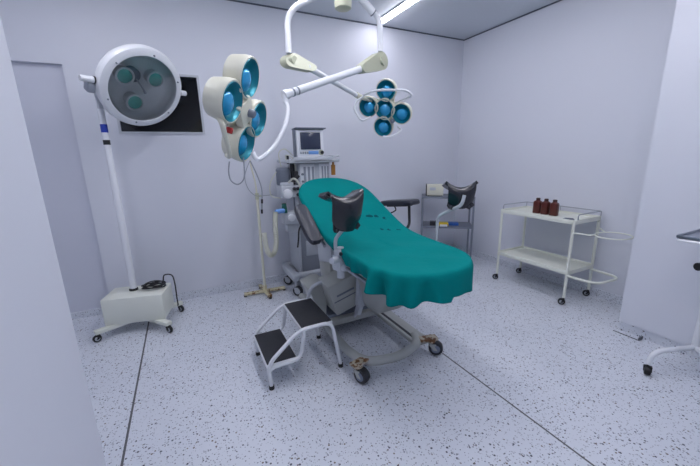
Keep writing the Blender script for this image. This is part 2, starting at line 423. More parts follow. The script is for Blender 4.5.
obj('aiming_knob', B().lathe([(.022, -.004), (.022, .03), (.016, .038)], c4+f1*.02, n4, 16), 'midgrey', h4, 'grey centre knob')
hp = [c4-f1*.20-f2*.06-n4*.05, c4-f1*.23-f2*.09-n4*.0, c4-f1*.09-f2*.25-n4*.0, c4-f1*.03-f2*.25-n4*.05]
obj('side_handle', B().tube(fillet(hp, .04), .013, 10), 'cream', h4)
obj('switch', B().box(c4-f1*.125-f2*.115-n4*.012, (.02, .03, .03), Matrix((f1, f2, n4)).transposed(), .003), 'red', h4, 'small red rocker switch')
k0 = c4-f2*.285-n4*.06+f1*.03
obj('cable', B().tube(cr([k0+f1*.0, k0+V((-.01, 0, -.06)), k0+V((0, 0, -.11)), k0+V((.035, -.01, -.13)), k0+V((.07, -.02, -.09)), k0+V((.075, -.02, .02))], 8), .004, 8), 'grey', t, 'thin grey looped cable')

# ------------------------------------------------------------------ standing examination lamp (left)
t = thing('standing_examination_lamp', 'white round three-bulb lamp dish on a pole with a box base on wheels', 'lamp', (-3.93, -.38, 0))
rz = math.radians(-13); Rm = Matrix.Rotation(rz, 3, 'Z')
bc = V((-3.915, -.41, 0)); ex, ey = Rm @ V((1, 0, 0)), Rm @ V((0, 1, 0))
def lw(x, y, z): return bc+ex*x+ey*y+V((0, 0, z))
obj('base_box', B().box(lw(0, 0, .205), (.45, .28, .225), Rm, .012), 'offwhite', t)
obj('base_leg', B().box(lw(0, 0, .082), (.68, .05, .03), Rm @ Matrix.Rotation(math.radians(38), 3, 'Z'), .004), 'offwhite', t)
obj('base_leg', B().box(lw(0, 0, .082), (.68, .05, .03), Rm @ Matrix.Rotation(math.radians(-38), 3, 'Z'), .004), 'offwhite', t)
for sx in (-1, 1):
    for sy in (-1, 1):
        q = lw(sx*.25, sy*.195, 0)
        caster(t, q.x, q.y, .03, .07, rz-PI/2+.9*sx, off=.014)
pb = V((-3.945, -.37, 0))
obj('pole', B().cyl(pb+V((0, 0, .315)), pb+V((0, 0, 1.3)), .026, n=20).cyl(pb+V((0, 0, 1.3)), pb+V((0, 0, 1.77)), .022, n=20), 'white', t)
obj('pole_socket', B().lathe([(.034, .317), (.034, .33), (.027, .336)], pb, (0, 0, 1), 24), 'black', t, 'black ring at the foot of the pole')
obj('pole_band', B().cyl(pb+V((0, 0, 1.60)), pb+V((0, 0, 1.66)), .0235), 'blue', t, 'blue band')
obj('pole_band', B().cyl(pb+V((0, 0, 1.51)), pb+V((0, 0, 1.545)), .0235), 'black', t, 'black band')
dc = V((-3.65, -.49, 1.918)); dn = V((.46, -.74, -.52)).normalized()
d1 = V((-dn.y, dn.x, 0)).normalized(); d2 = dn.cross(d1)
if d2.z < 0: d2 = -d2
ho = dc-dn*.01
obj('pole_head', B().tube(fillet([pb+V((0, 0, 1.70)), pb+V((0, 0, 1.87)), dc-d1*.31-dn*.06+V((0, 0, -.02))], .05), .02, 14), 'lightgrey', t)
dh = obj('lamp_dish', B().lathe([(.02, -.18), (.10, -.172), (.195, -.135), (.262, -.078), (.292, -.02), (.298, .02), (.289, .045), (.268, .056), (.243, .056), (.237, .04), (.231, .0), (.19, -.04), (.0, -.06)], ho, dn, 56, cap=False), 'white', t)
obj('inner_bowl', B().lathe([(.235, .03), (.230, .001), (.189, -.038), (.001, -.058)], ho, dn, 48, cap=False), 'white', dh, 'white inside of the dish')
def df(a, b_, h): return ho+d1*a+d2*b_+dn*h
for a, b_ in ((-.128, .067), (.085, .078), (-.04, -.115)):
    obj('bulb_housing', B().lathe([(.05, -.05), (.058, .015), (.064, .02), (.064, .03), (.052, .031), (.05, .022)], df(a, b_, 0), dn, 28), 'white', dh)
    obj('bulb', B().lathe([(.049, .024), (.04, .027), (.02, .029), (.001, .030)], df(a, b_, 0), dn, 24), 'tealpale', dh, 'green filter glass')
obj('focus_disc', B().lathe([(.05, -.045), (.05, .0), (.04, .008)], df(-.06, .075, 0), dn, 28), 'midgrey', dh, 'grey disc')
obj('focus_handle', B().tube([df(-.04, .055, .005), df(.0, .0, .03), df(.02, -.03, .036)], [.006, .006, .011], 10), 'steel', dh, 'steel focusing handle')
obj('cover_glass', B().lathe([(.001, .048), (.241, .048), (.241, .052), (.001, .052)], ho, dn, 48), 'glass', dh)
for s, l in ((-1, .085), (1, .06)):
    obj('side_handle', B().cyl(df(s*.285, 0.0, 0), df(s*(.297+l), .0, 0), .022, .02), 'white', t)
    obj('handle_collar', B().cyl(df(s*.296, 0, 0), df(s*.306, 0, 0), .024), 'black', t)
obj('pivot_bracket', B().box(df(-.315, -.055, -.02), (.05, .07, .07), Matrix((d1, d2, dn)).transposed(), .012), 'grey', t)
for a in range(6):
    an = a*PI/3+.4
    obj('screw', B().lathe([(.006, 0), (.006, .006), (.003, .008)], df(.257*math.cos(an), .257*math.sin(an), .056), dn, 8), 'midgrey', dh)

# coiled black cable lying on the lamp's base
cc = lw(.12, .03, .326); pts = []
for i in range(5*20+1):
    a = i/20*2*PI; rr = .072+.008*math.sin(a*.37)
    pts.append(cc+ex*(rr*1.15*math.cos(a))+ey*(rr*.8*math.sin(a))+V((0, 0, .006*(i/20)+.007*math.sin(a*1.7)+.003)))
pts += cr([pts[-1], lw(.19, .10, .40), lw(.255, .08, .40), lw(.275, .06, .33), lw(.278, .05, .2), lw(.27, .08, .12), lw(.26, .1, .105)], 8)[1:]
tag(obj('power_cable', B().tube(pts, .0055, 8), 'black'), 'coiled black power cable lying on the white box base of the round standing lamp', 'cable')

# ------------------------------------------------------------------ drip stand with rusty cross foot
sb = V((-2.83, -.25, 0))
t = thing('drip_stand', 'thin cream pole stand on a rusty cross foot against the back wall', 'stand', sb)
obj('foot_bar', B().box(sb+V((0, 0, .028)), (.42, .036, .028), Matrix.Rotation(-.06, 3, 'Z'), .004), 'rustcream', t, 'rust-stained cream bar')
obj('foot_bar', B().box(sb+V((0, 0, .029)), (.036, .34, .030), Matrix.Rotation(.1, 3, 'Z'), .004), 'rustcream', t, 'rust-stained cream bar')
for a, r_ in ((-.06, .2), (-.06+PI, .2), (.1+PI/2, .16), (.1-PI/2, .16)):
    obj('foot_cap', B().cyl(sb+V((math.cos(a)*r_, math.sin(a)*r_, 0)), sb+V((math.cos(a)*r_, math.sin(a)*r_, .016)), .016, n=12), 'dark', t)
obj('pole', B().cyl(sb+V((0, 0, .04)), sb+V((0, 0, 1.02)), .0135), 'cream', t)
obj('socket', B().cyl(sb+V((0, 0, .04)), sb+V((0, 0, .09)), .02), 'rustcream', t)
obj('upper_rod', B().tube(cr([sb+V((0, 0, 1.0)), sb+V((-.005, 0, 1.15)), sb+V((-.03, 0, 1.3)), sb+V((-.035, 0, 1.37))], 6), .008, 10), 'cream', t)
obj('clamp_knob', B().cyl(sb+V((0, 0, .99)), sb+V((0, 0, 1.05)), .018).cyl(sb+V((0, 0, 1.02)), sb+V((.05, -.01, 1.02)), .007), 'creamdark', t)
obj('hanging_cable', B().tube(cr([sb+V((-.035, -.01, 1.36)), sb+V((.02, -.03, 1.2)), sb+V((.045, -.03, 1.08)), sb+V((.035, -.03, .93)), sb+V((.03, -.03, .88))], 8), .006, 8), 'grey', t)
obj('cable_plug', B().cyl(sb+V((.03, -.03, .89)), sb+V((.028, -.03, .85)), .010), 'dark', t, 'dark plug end')
obj('cable_plug', B().cyl(sb+V((.04, -.03, .99)), sb+V((.037, -.03, .95)), .010), 'dark', t, 'dark plug end')
obj('hanging_cable', B().tube(cr([sb+V((-.04, -.01, 1.36)), sb+V((-.10, -.02, 1.22)), sb+V((-.08, -.02, 1.1)), sb+V((-.02, -.02, 1.03)), sb+V((.06, .0, 1.02)), sb+V((.16, .03, 1.02))], 8), .0035, 8), 'grey', t)

# ------------------------------------------------------------------ anaesthesia machine
t = thing('anaesthesia_machine', 'pale grey anaesthesia machine with a monitor on top, behind the head of the green table', 'medical machine', (-2.33, -.28, 0))
bs = B(); bs.box((-2.33, -.09, .20), (.5, .06, .08), None, .012)
for x in (-2.56, -2.10): bs.box((x, -.29, .20), (.07, .44, .07), None, .012)
obj('base_frame', bs, 'lightgrey', t)
obj('foot_rail', B().cyl((-2.56, -.45, .205), (-2.10, -.45, .205), .03), 'lightgrey', t)
for x in (-2.56, -2.10):
    for y in (-.47, -.12): caster(t, x, y, .055, .17, -.8, .03, 'lightgrey', 'dark', 'lightgrey', off=.02)
obj('cabinet', B().box((-2.29, -.24, .6), (.34, .30, .82), None, .012), 'grey', t)
obj('side_panel', B().box((-2.478, -.25, .62), (.03, .34, .80), None, .008), 'lightgrey', t)
for z in (.46, .66, .84):
    d = obj('drawer', B().box((-2.27, -.396, z), (.27, .02, .16), None, .005), 'lightgrey', t)
    obj('handle', B().cyl((-2.33, -.415, z+.04), (-2.21, -.415, z+.04), .006, n=10).box((-2.33, -.41, z+.04), (.008, .016, .008)).box((-2.21, -.41, z+.04), (.008, .016, .008)), 'midgrey', d)
blk = obj('flowmeter_block', B().box((-2.285, -.25, 1.17), (.33, .34, .33), None, .01), 'lightgrey', t)
for x, w_ in ((-2.36, .15), (-2.185, .105)):
    obj('flowmeter_panel', B().box((x, -.424, 1.175), (w_, .014, .28), None, .006), 'white', blk)
    for k in range(3):
        xx = x+(k-.7)*w_*.28
        obj('flow_tube', B().box((xx, -.434, 1.19), (w_*.15, .008, .2), None, .002), 'grey', blk, 'grey flow tube window')
for z in (1.08, 1.15, 1.22): obj('control_knob', B().cyl((-2.415, -.43, z), (-2.415, -.455, z), .012, .01, 14), 'midgrey', blk)
obj('top_shelf', B().box((-2.30, -.28, 1.345), (.52, .44, .035), None, .012).box((-2.32, -.49, 1.36), (.40, .02, .05), None, .008), 'lightgrey', t)
obj('shelf_rail', B().tube(fillet([(-2.10, -.42, 1.365), (-2.06, -.42, 1.385), (-2.0, -.40, 1.385), (-2.0, -.12, 1.385), (-2.08, -.1, 1.37)], .04), .008, 8), 'lightgrey', t)
mo = obj('monitor', B().box((-2.335, -.44, 1.50), (.275, .085, .27), Matrix.Rotation(-.05, 3, 'X'), .016), 'white', t)
obj('screen', B().box((-2.335, -.487, 1.53), (.2, .008, .155), Matrix.Rotation(-.05, 3, 'X'), .003), 'screen', mo, 'dark monitor screen')
obj('monitor_hood', B().box((-2.33, -.44, 1.642), (.30, .13, .012), Matrix.Rotation(-.05, 3, 'X'), .004).box((-2.476, -.43, 1.51), (.008, .08, .26), None, .003), 'midgrey', mo, 'grey cover strip')
obj('button_strip', B().box((-2.31, -.487, 1.422), (.10, .008, .03), None, .002), 'lightblue', mo, 'light blue key strip')
for k in range(4): obj('button', B().box((-2.435+k*.022, -.487, 1.422), (.016, .008, .022), None, .002), 'grey', mo)
obj('dial', B().cyl((-2.223, -.475, 1.422), (-2.223, -.50, 1.422), .018, .015, 18), 'dark', mo, 'dark round dial')
obj('dial_rim', B().cyl((-2.232, -.475, 1.422), (-2.232, -.488, 1.422), .026, n=18), 'creamdark', mo)
# breathing unit on the left
ab = obj('absorber_block', B().box((-2.57, -.36, 1.06), (.2, .2, .11), None, .012).box((-2.60, -.38, 1.13), (.12, .12, .04), None, .01), 'lightgrey', t)
obj('pressure_gauge', B().lathe([(.04, -.465), (.045, -.46), (.045, -.49), (.038, -.495)], (-2.615, 0, 1.045), (0, 1, 0), 24), 'white', ab, 'round white gauge')
for x, z in ((-2.545, 1.09), (-2.51, 1.09), (-2.51, 1.03)): obj('port', B().cyl((x, -.455, z), (x, -.485, z), .016, n=14), 'dark', ab, 'dark port')
obj('bellows_canister', B().lathe([(.06, 1.15), (.068, 1.16), (.068, 1.30), (.055, 1.315), (.02, 1.32)], (-2.61, -.34, 0), (0, 0, 1), 24), 'midgrey', t, 'grey bellows canister')
obj('valve_cluster', B().cyl((-2.52, -.36, 1.12), (-2.52, -.36, 1.33), .022).cyl((-2.545, -.42, 1.15), (-2.48, -.42, 1.21), .018).box((-2.50, -.38, 1.22), (.05, .07, .06), None, .01).cyl((-2.56, -.36, 1.32), (-2.56, -.36, 1.40), .012), 'dark', t)
for pts in ([(-2.60, -.47, 1.15), (-2.56, -.52, 1.19), (-2.51, -.52, 1.13), (-2.49, -.49, 1.02)],
            [(-2.64, -.4, 1.3), (-2.66, -.42, 1.42), (-2.60, -.42, 1.46), (-2.52, -.4, 1.40)],
            [(-2.58, -.4, 1.33), (-2.60, -.44, 1.4), (-2.54, -.44, 1.38), (-2.50, -.42, 1.26)],
            [(-2.68, -.36, 1.25), (-2.75, -.38, 1.15), (-2.75, -.38, 1.03), (-2.66, -.4, 1.0)]):
    obj('tube', B().tube(cr(pts, 8), .009 if pts[0][0] == -2.60 else .005, 8), 'hose', t)
obj('lower_arm', B().cyl((-2.52, -.38, 1.02), (-2.52, -.38, .80), .014).cyl((-2.44, -.3, .86), (-2.52, -.38, .86), .014), 'dullsteel', t)
cn = obj('lime_canister', B().box((-2.58, -.38, .80), (.15, .13, .13), None, .02).box((-2.565, -.37, .70), (.12, .10, .09), None, .015), 'lightgrey', t)
obj('gauge', B().lathe([(.036, -.445), (.036, -.462), (.028, -.466)], (-2.585, 0, .81), (0, 1, 0), 20), 'white', cn, 'round white dial')
obj('green_cap', B().cyl((-2.645, -.43, .86), (-2.645, -.43, .95), .028, .022, 16), 'green', t, 'green cap')
obj('blue_connector', B().cyl((-2.655, -.44, .885), (-2.74, -.47, .885), .024, .02, 16), 'lightblue', t, 'light blue connector')
hp = cr([(-2.74, -.47, .88), (-2.76, -.5, .8), (-2.765, -.5, .6), (-2.79, -.5, .5), (-2.83, -.5, .48), (-2.86, -.5, .55), (-2.87, -.49, .7)], 26)
obj('breathing_hose', B().tube(hp, [.021+.004*(i % 2) for i in range(len(hp))], 12), 'hose', t, 'cream corrugated hose')
obj('vaporiser', B().cyl((-2.09, -.44, 1.20), (-2.09, -.44, 1.30), .022).cyl((-2.09, -.44, 1.30), (-2.09, -.44, 1.34), .012), 'amber', t, 'small amber bottle')

for ch in t.children:
    if ch.name.split('.')[0] in ('absorber_block', 'bellows_canister', 'valve_cluster', 'tube', 'lime_canister', 'lower_arm', 'green_cap', 'blue_connector', 'breathing_hose'):
        ch.location.x += .03
        if ch.name.startswith('bellows'): ch.location.z -= .03

# ------------------------------------------------------------------ operating table
XC, HW = -2.315, .295
PROF = [(-.78, 1.185), (-1.0, 1.085), (-1.3, .952), (-1.46, .885), (-1.58, .847), (-1.75, .827), (-2.05, .818), (-2.335, .812)]
CL = cr([(0, y, z) for y, z in PROF], 12)
AC = [0]
for i in range(1, len(CL)): AC.append(AC[-1]+(CL[i]-CL[i-1]).length)
LEN = AC[-1]
def at_s(s):
    s = max(0, min(LEN, s)); i = 1
    while i < len(AC)-1 and AC[i] < s: i += 1
    f = (s-AC[i-1])/(AC[i]-AC[i-1]); p = CL[i-1].lerp(CL[i], f)
    i0, i1 = max(0, i-4), min(len(CL)-1, i+3); d = (CL[i1]-CL[i0]).normalized()
    return p, V((0, d.z, -d.y)) if d.y < 0 else V((0, -d.z, d.y))
def bed_pt(s, tt, h):
    p, n = at_s(s)
    if s < 0: p = p + V((0, .905, .42))*(-s)
    if s > LEN: p = p + V((0, -1, -.03))*(s-LEN)
    return V((XC+tt, p.y, p.z)) + n*h
def outline(hw, s0, s1, ra, rb, n):
    """Closed plan outline in (s, t): rounded at both ends, sampled evenly."""
    raw = []
    def wid(a): return hw*(max(0, 1-abs(1-a)**2.4))**(1/2.4)
    K = 400
    for i in range(K+1):
        s = s0+(s1-s0)*(.5-.5*math.cos(PI*i/K))
        w_ = hw
        if s < s0+ra: w_ = wid((s-s0)/ra)
        if s > s1-rb: w_ = wid((s1-s)/rb)
        raw.append((s, w_))
    full = [(s, -w_) for s, w_ in raw] + [(s, w_) for s, w_ in reversed(raw[1:-1])]
    full.append(full[0]); acc = [0]
    for i in range(1, len(full)): acc.append(acc[-1]+math.hypot(full[i][0]-full[i-1][0], full[i][1]-full[i-1][1]))
    out = []; j = 1
    for k in range(n):
        d = acc[-1]*k/n
        while acc[j] < d: j += 1
        f = (d-acc[j-1])/max(1e-9, acc[j]-acc[j-1])
        out.append((full[j-1][0]+(full[j][0]-full[j-1][0])*f, full[j-1][1]+(full[j][1]-full[j-1][1])*f))
    return out, acc[-1]
def pad(hw, s0, s1, ra, rb, h0, h1):
    out, _ = outline(hw, s0, s1, ra, rb, 90); b = B(); rows = []
    m0, m1 = s0+ra, s1-rb
    for k, h in ((.02, h1), (.5, h1), (.9, h1), (.98, h1-.008), (1, h1-.02), (1, h0+.015), (.97, h0), (.5, h0), (.02, h0)):
        rows.append([bed_pt(m+(s-m)*k, tt*k, h) for s, tt in out for m in (min(max(s, m0), m1),)])
    b.grid(rows, True); return b

t = thing('operating_table', 'adjustable operating table with raised backrest under a green drape, on a wheeled base', 'operating table', (XC, -1.4, 0))
SH = .74
obj('backrest', pad(HW, .02, SH, .34, .02, -.085, -.012), 'pad', t)
obj('seat', pad(HW, SH+.02, LEN-.03, .02, .32, -.085, -.012), 'pad', t)
def plate(hw, s0, s1, h0, h1): return pad(hw, s0, s1, .05, .05, h0, h1)
obj('backrest_frame', plate(HW-.03, .12, SH-.03, -.125, -.088), 'bedpaint', t)
obj('seat_frame', plate(HW-.03, SH+.05, LEN-.12, -.135, -.088), 'bedpaint', t)
for sx in (-1, 1):
    r_ = B()
    ps = [bed_pt(s, sx*(HW+.012), -.105) for s in (.34, .55, .78)]
    r_.tube(ps, .012, 8); r_.cyl(bed_pt(.4, sx*(HW-.04), -.105), bed_pt(.4, sx*(HW+.012), -.105), .008); r_.cyl(bed_pt(.7, sx*(HW-.04), -.105), bed_pt(.7, sx*(HW+.012), -.105), .008)
    obj('side_rail', r_, 'steel', t)
    r_ = B()
    r_.tube([bed_pt(s, sx*(HW+.012), -.11) for s in (.9, 1.1, 1.4)], .012, 8)
    for s in (.95, 1.35): r_.cyl(bed_pt(s, sx*(HW-.04), -.11), bed_pt(s, sx*(HW+.012), -.11), .008)
    obj('side_rail', r_, 'steel', t)
# base
fr = fillet([(-2.585, -.72, .1), (-2.60, -1.75, .1), (-2.55, -1.92, .1), (-2.32, -1.965, .1), (-2.13, -1.90, .1), (-2.085, -1.80, .1)], .14, 8)
obj('base_loop', B().tube(fr, .03, 14), 'bedpaint', t)
rr = B().box((-2.085, -1.30, .092), (.125, 1.2, .035), None, .01)
obj('base_rail', rr, 'bedpaint', t)
obj('rail_slot', B().box((-2.115, -1.45, .111), (.02, .75, .006), None, .002), 'dark', t, 'dark slot along the rail')
obj('cross_plate', B().box((-2.35, -1.36, .12), (.46, .06, .05), None, .008), 'bedpaint', t)
obj('cross_plate', B().box((-2.34, -.78, .1), (.52, .08, .05), None, .008), 'bedpaint', t)
obj('base_deck', B().box((-2.35, -1.06, .14), (.42, .54, .05), None, .01), 'midgrey', t)
for x, y, hd in ((-2.615, -1.925, -1.2), (-2.02, -1.915, -.7)):
    obj('caster_mount', B().box((x+.02*(1 if x < -2.3 else -1), y+.015, .116), (.13, .06, .02), Matrix.Rotation(.25 if x < -2.3 else -.25, 3, 'Z'), .005).cyl((x, y, .095), (x, y, .132), .03), 'rustmount', t, 'rust-stained caster bracket')
    caster(t, x, y, .05, .112, hd, .05, 'bedpaint', 'dark', 'wheelgrey', off=.03)
for x in (-2.585, -2.05): caster(t, x, -.75, .046, .11, .6, .042, 'bedpaint', 'dark', 'wheelgrey', off=.03)
# column and covers under the seat
tl = Matrix.Rotation(math.radians(-14), 3, 'X')
obj('column', B().box((-2.36, -1.08, .45), (.24, .24, .58), tl, .015), 'bedpaint', t)
obj('column_sleeve', B().box((-2.36, -1.15, .63), (.30, .30, .16), tl, .015), 'lightgrey', t)
hs = Matrix.Rotation(math.radians(18), 3, 'Y')
ac = obj('drive_housing', B().box((-2.455, -1.33, .36), (.24, .22, .26), Matrix.Rotation(math.radians(-16), 3, 'Y'), .014), 'bedpaint', t)
obj('label_stripe', B().box((-2.462, -1.444, .385), (.15, .004, .012), Matrix.Rotation(math.radians(-16), 3, 'Y')).box((-2.455, -1.444, .345), (.21, .004, .006), Matrix.Rotation(math.radians(-16), 3, 'Y')), 'midgrey', ac, 'grey lettering stripe')
obj('front_panel', B().box((-2.325, -1.47, .44), (.10, .06, .36), Matrix.Rotation(math.radians(4), 3, 'Y'), .01).box((-2.345, -1.45, .25), (.04, .05, .14), Matrix.Rotation(math.radians(20), 3, 'Y'), .006), 'lightgrey', t)
# side cowl, left
pts = [(-2.70, -1.28, .40), (-2.60, -1.28, .43), (-2.54, -1.28, .42), (-2.565, -1.28, .13), (-2.63, -1.28, .12), (-2.645, -1.28, .26)]
obj('side_cowl', B().prism(pts, (0, .22, 0)), 'bedpaint', t)
obj('cowl_hoop', B().tube(fillet([(-2.64, -1.33, .12), (-2.72, -1.30, .33), (-2.68, -1.30, .43), (-2.55, -1.30, .445)], .07), .014, 10), 'lightgrey', t)
# drain basin below the seat
b = B(); rows = []
for z, x0, x1, y0, y1 in ((.24, -2.30, -2.14, -1.62, -1.42), (.30, -2.34, -2.10, -1.72, -1.40), (.47, -2.38, -2.055, -1.86, -1.38), (.49, -2.385, -2.05, -1.87, -1.375), (.49, -2.375, -2.06, -1.86, -1.385), (.31, -2.33, -2.11, -1.71, -1.41)):
    cxx, cyy, hx, hy = (x0+x1)/2, (y0+y1)/2, (x1-x0)/2, (y1-y0)/2; row = []
    for i in range(40):
        a = 2*PI*i/40; c_, s_ = math.cos(a), math.sin(a)
        row.append((cxx+hx*math.copysign(abs(c_)**.55, c_), cyy+hy*math.copysign(abs(s_)**.55, s_), z))
    rows.append(row)
vs = b.grid(rows, True); b.bm.faces.new(vs[0]); b.bm.faces.new(vs[-1])
obj('drain_basin', b, 'bedpaint', t)
for p0, p1, r_ in (((-2.2, -1.45, .26), (-2.17, -1.38, .13), .012), ((-2.32, -1.47, .28), (-2.36, -1.38, .13), .012), ((-2.3, -1.40, .45), (-2.3, -1.38, .72), .014)):
    obj('basin_strut', B().cyl(p0, p1, r_), 'lightgrey', t)
obj('seat_post', B().box((-2.34, -1.55, .64), (.2, .12, .17), None, .012), 'dark', t)
# armrests
def armrest(p0, p1, wid_, side, post, strap):
    p0, p1 = V(p0), V(p1); d = (p1-p0); L_ = d.length; d.normalize(); s_ = V((0, 0, 1)).cross(d).normalized(); n_ = d.cross(s_)
    rm = Matrix((d, s_, n_)).transposed(); c = (p0+p1)/2
    a = obj('armrest', B().tube(fillet(post, .03), .0125, 10).box(c-n_*.03, (L_*.6, wid_*.5, .012), rm, .003), 'dark', t)
    out = []
    for i in range(48):
        an = 2*PI*i/48; c_, q_ = math.cos(an), math.sin(an)
        out.append((L_/2*math.copysign(abs(c_)**.5, c_), wid_/2*math.copysign(abs(q_)**.5, q_)))
    b = B(); rows = []
    for k, h in ((.02, .022), (.8, .022), (.95, .017), (1, .005), (1, -.015), (.94, -.024), (.02, -.024)):
        rows.append([c+d*(x*k if k > .5 else x*k)+s_*(y*k)+n_*h for x, y in out])
    b.grid(rows, True); obj('arm_pad', b, 'pad', a)
    obj('strap', B().tube(cr(strap, 6), .006, 6), 'black', a)
    return a
armrest((-2.712, -1.20, 1.04), (-2.695, -1.50, .815), .105, -1, [(-2.72, -1.40, .88), (-2.72, -1.40, .82), (-2.63, -1.30, .82)],
        [(-2.755, -1.36, .92), (-2.775, -1.37, .89), (-2.785, -1.38, .83), (-2.795, -1.38, .77)])
armrest((-1.785, -.90, .945), (-1.72, -1.32, .998), .15, 1, [(-1.745, -1.25, .96), (-1.745, -1.26, .80), (-1.80, -1.30, .77), (-2.0, -1.28, .80)],
        [(-1.80, -1.10, .945), (-1.80, -1.13, .91), (-1.81, -1.07, .875), (-1.82, -1.04, .87)])
# leg supports: saddle-shaped black cups on bent rods
def leg_support(o, fwd, wid_, ln, drop, rod, clampc, side):
    o = V(o); fwd = V(fwd).normalized(); s_ = V((0, 0, 1)).cross(fwd).normalized(); up = V((0, 0, 1))
    ls = obj('leg_support', B().tube(fillet(rod, .04), .0115, 12), 'lightgrey', t)
    def surf(u, v):
        # v: 0 back rim .. .45 flat trough .. 1 hanging apron
        if v < .45: f_, z = v/.45*ln, 0.02*(v/.45)
        else:
            a = min(1, (v-.45)/.3)*PI/2*.95; f_ = ln+.05*math.sin(a); z = .02-.05*(1-math.cos(a))
            if v > .75: z -= (v-.75)/.25*(drop-.05); f_ -= (v-.75)/.25*.015
        w_ = wid_/2*(1-.16*max(0, (v-.4)/.6)-.25*max(0, (v-.85)/.15)**2)
        rise = .042*abs(u)**2*(1 if v < .5 else max(0, 1-(v-.5)/.4))
        bow = -.05*abs(u)**2*max(0, (v-.4)/.6)
        zz = z+rise
        if v > .9: zz += .012*abs(u)**3*((v-.9)/.1)
        return o+fwd*(f_+bow)+s_*(u*w_)+up*zz
    nu, nv, th = 24, 26, .022
    top = [[surf(-1+2*j/nu, i/nv) for j in range(nu+1)] for i in range(nv+1)]
    nor = [[None]*(nu+1) for _ in range(nv+1)]
    for i in range(nv+1):
        for j in range(nu+1):
            a = top[min(i+1, nv)][j]-top[max(i-1, 0)][j]; c = top[i][min(j+1, nu)]-top[i][max(j-1, 0)]
            n_ = c.cross(a).normalized(); nor[i][j] = n_ if n_.dot(up+fwd) > 0 else -n_
    b = B()
    A_ = b.grid(top); Bq = b.grid([[top[i][j]-nor[i][j]*th for j in range(nu+1)] for i in range(nv+1)])
    rim = [(0, j) for j in range(nu)]+[(i, nu) for i in range(nv)]+[(nv, j) for j in range(nu, 0, -1)]+[(i, 0) for i in range(nv, 0, -1)]
    for k in range(len(rim)):
        (i, j), (i2, j2) = rim[k], rim[(k+1) % len(rim)]
        b.bm.faces.new((A_[i][j], A_[i2][j2], Bq[i2][j2], Bq[i][j]))
    obj('leg_cup', b, 'leather', ls, 'black padded saddle-shaped cup')
    cp = V(clampc)
    rc = Matrix.Rotation(.3, 3, 'Z')
    obj('clamp', B().box(cp, (.085, .085, .10), rc, .018).box(cp+V((-.01, -.01, .065)), (.06, .06, .05), rc, .014).cyl(cp+V((-.02, -.02, .03)), cp+V((-.085, -.06, .04)), .024, .02, 14)
        .cyl(cp+V((.0, -.03, -.02)), cp+V((.06, -.085, -.02)), .028, .024, 14).cyl(cp+V((.02, -.02, .05)), cp+V((.055, -.07, .06)), .02, .018, 12).cyl(cp+V((0, 0, -.10)), cp+V((0, 0, .10)), .024), 'lightgrey', ls, 'pale grey clamp')
    obj('clamp_screw', B().cyl(cp+V((-.02, -.05, .075)), cp+V((-.025, -.065, .075)), .011, n=12), 'dark', ls, 'dark screw head')
    return ls
leg_support((-2.625, -1.70, 1.135), (.10, -1, 0), .235, .11, .205,
            [(-2.62, -1.80, 1.02), (-2.625, -1.80, .97), (-2.665, -1.75, .90), (-2.66, -1.73, .84), (-2.64, -1.73, .68)], (-2.632, -1.74, .735), -1)
leg_support((-1.775, -1.84, 1.15), (-.50, -1, 0), .20, .07, .145,
            [(-1.84, -1.968, 1.125), (-1.85, -1.96, 1.06), (-1.86, -1.77, .965), (-1.865, -1.75, .93), (-1.865, -1.75, .70)], (-1.93, -1.74, .655), 1)

# green drape over the table
def drape():
    N = 300
    out, per = outline(HW+.022, -.02, LEN+.03, .36, .34, N)
    m0, m1 = .36, LEN-.34
    rnd = random.Random(3); ph = [rnd.uniform(0, 6.28) for _ in range(8)]
    def nz(a): return math.sin(a*7+ph[0])*.5+math.sin(a*13+ph[1])*.3+math.sin(a*23+ph[2])*.2
    def wr(s, tt):   # creases lying in the cloth
        return .0028*math.sin(19*s+6*math.sin(5*tt+1)+ph[3])*math.exp(-((s-1.15)/.35)**2)+.002*math.sin(31*tt+9*s+ph[4])+.0016*math.sin(23*s-17*tt)
    rows = []
    for k in (.03, .15, .3, .45, .6, .72, .82, .9, .955):
        rows.append([bed_pt(m+(s-m)*k, tt*k, .004+wr(m+(s-m)*k, tt*k)) for s, tt in out for m in (min(max(s, m0), m1),)])
    ND = 12
    for q in range(ND+1):
        row = []
        for i, (s, tt) in enumerate(out):
            a = per*i/N
            s2, t2 = out[(i+1) % N]; s1, t1 = out[i-1]
            nx, ny = (t1-t2), (s2-s1); l_ = math.hypot(nx, ny)  # outward normal in (s,t)
            ns, nt_ = -(t2-t1)/l_*-1, (s2-s1)/l_*-1
            if ns*(s-LEN/2)*.3+nt_*tt < 0: ns, nt_ = -ns, -nt_
            fs = max(0, min(1, (s-.9)/.75)); fs = fs*fs*(3-2*fs)
            left = 1 if tt < 0 else 0
            drop = .062+.048*fs+.030*fs*nz(a*.8) + .006*math.sin(a*31+ph[5])*fs
            if not left: drop = .065+.045*fs+.022*fs*nz(a*.8)
            if left: drop += .065*math.exp(-((s-(LEN-.06))/.09)**2)
            else: drop += .03*math.exp(-((s-(LEN-.06))/.07)**2)
            f = q/ND
            amp = (.006+.050*fs)*f**.9*(.55+.45*math.sin(a*4.3+ph[0]))
            ruf = amp*(math.sin(a*30+4*math.sin(a*7+ph[6]))+.45*math.sin(a*53+3*math.sin(a*5)+ph[7]))
            roundo = .014*math.sin(min(1, f*5)*PI/2)
            off = roundo+ruf+.012*fs*f-.035*(1-fs)*f**2
            h = .004-.012*(1-math.cos(min(1, f*5)*PI/2))-drop*max(0, f)
            row.append(bed_pt(s+ns*off, tt+nt_*off, h))
        rows.append(row)
    b = B(); vs = b.grid(rows, True)
    b.bm.faces.new(vs[0])
    return b
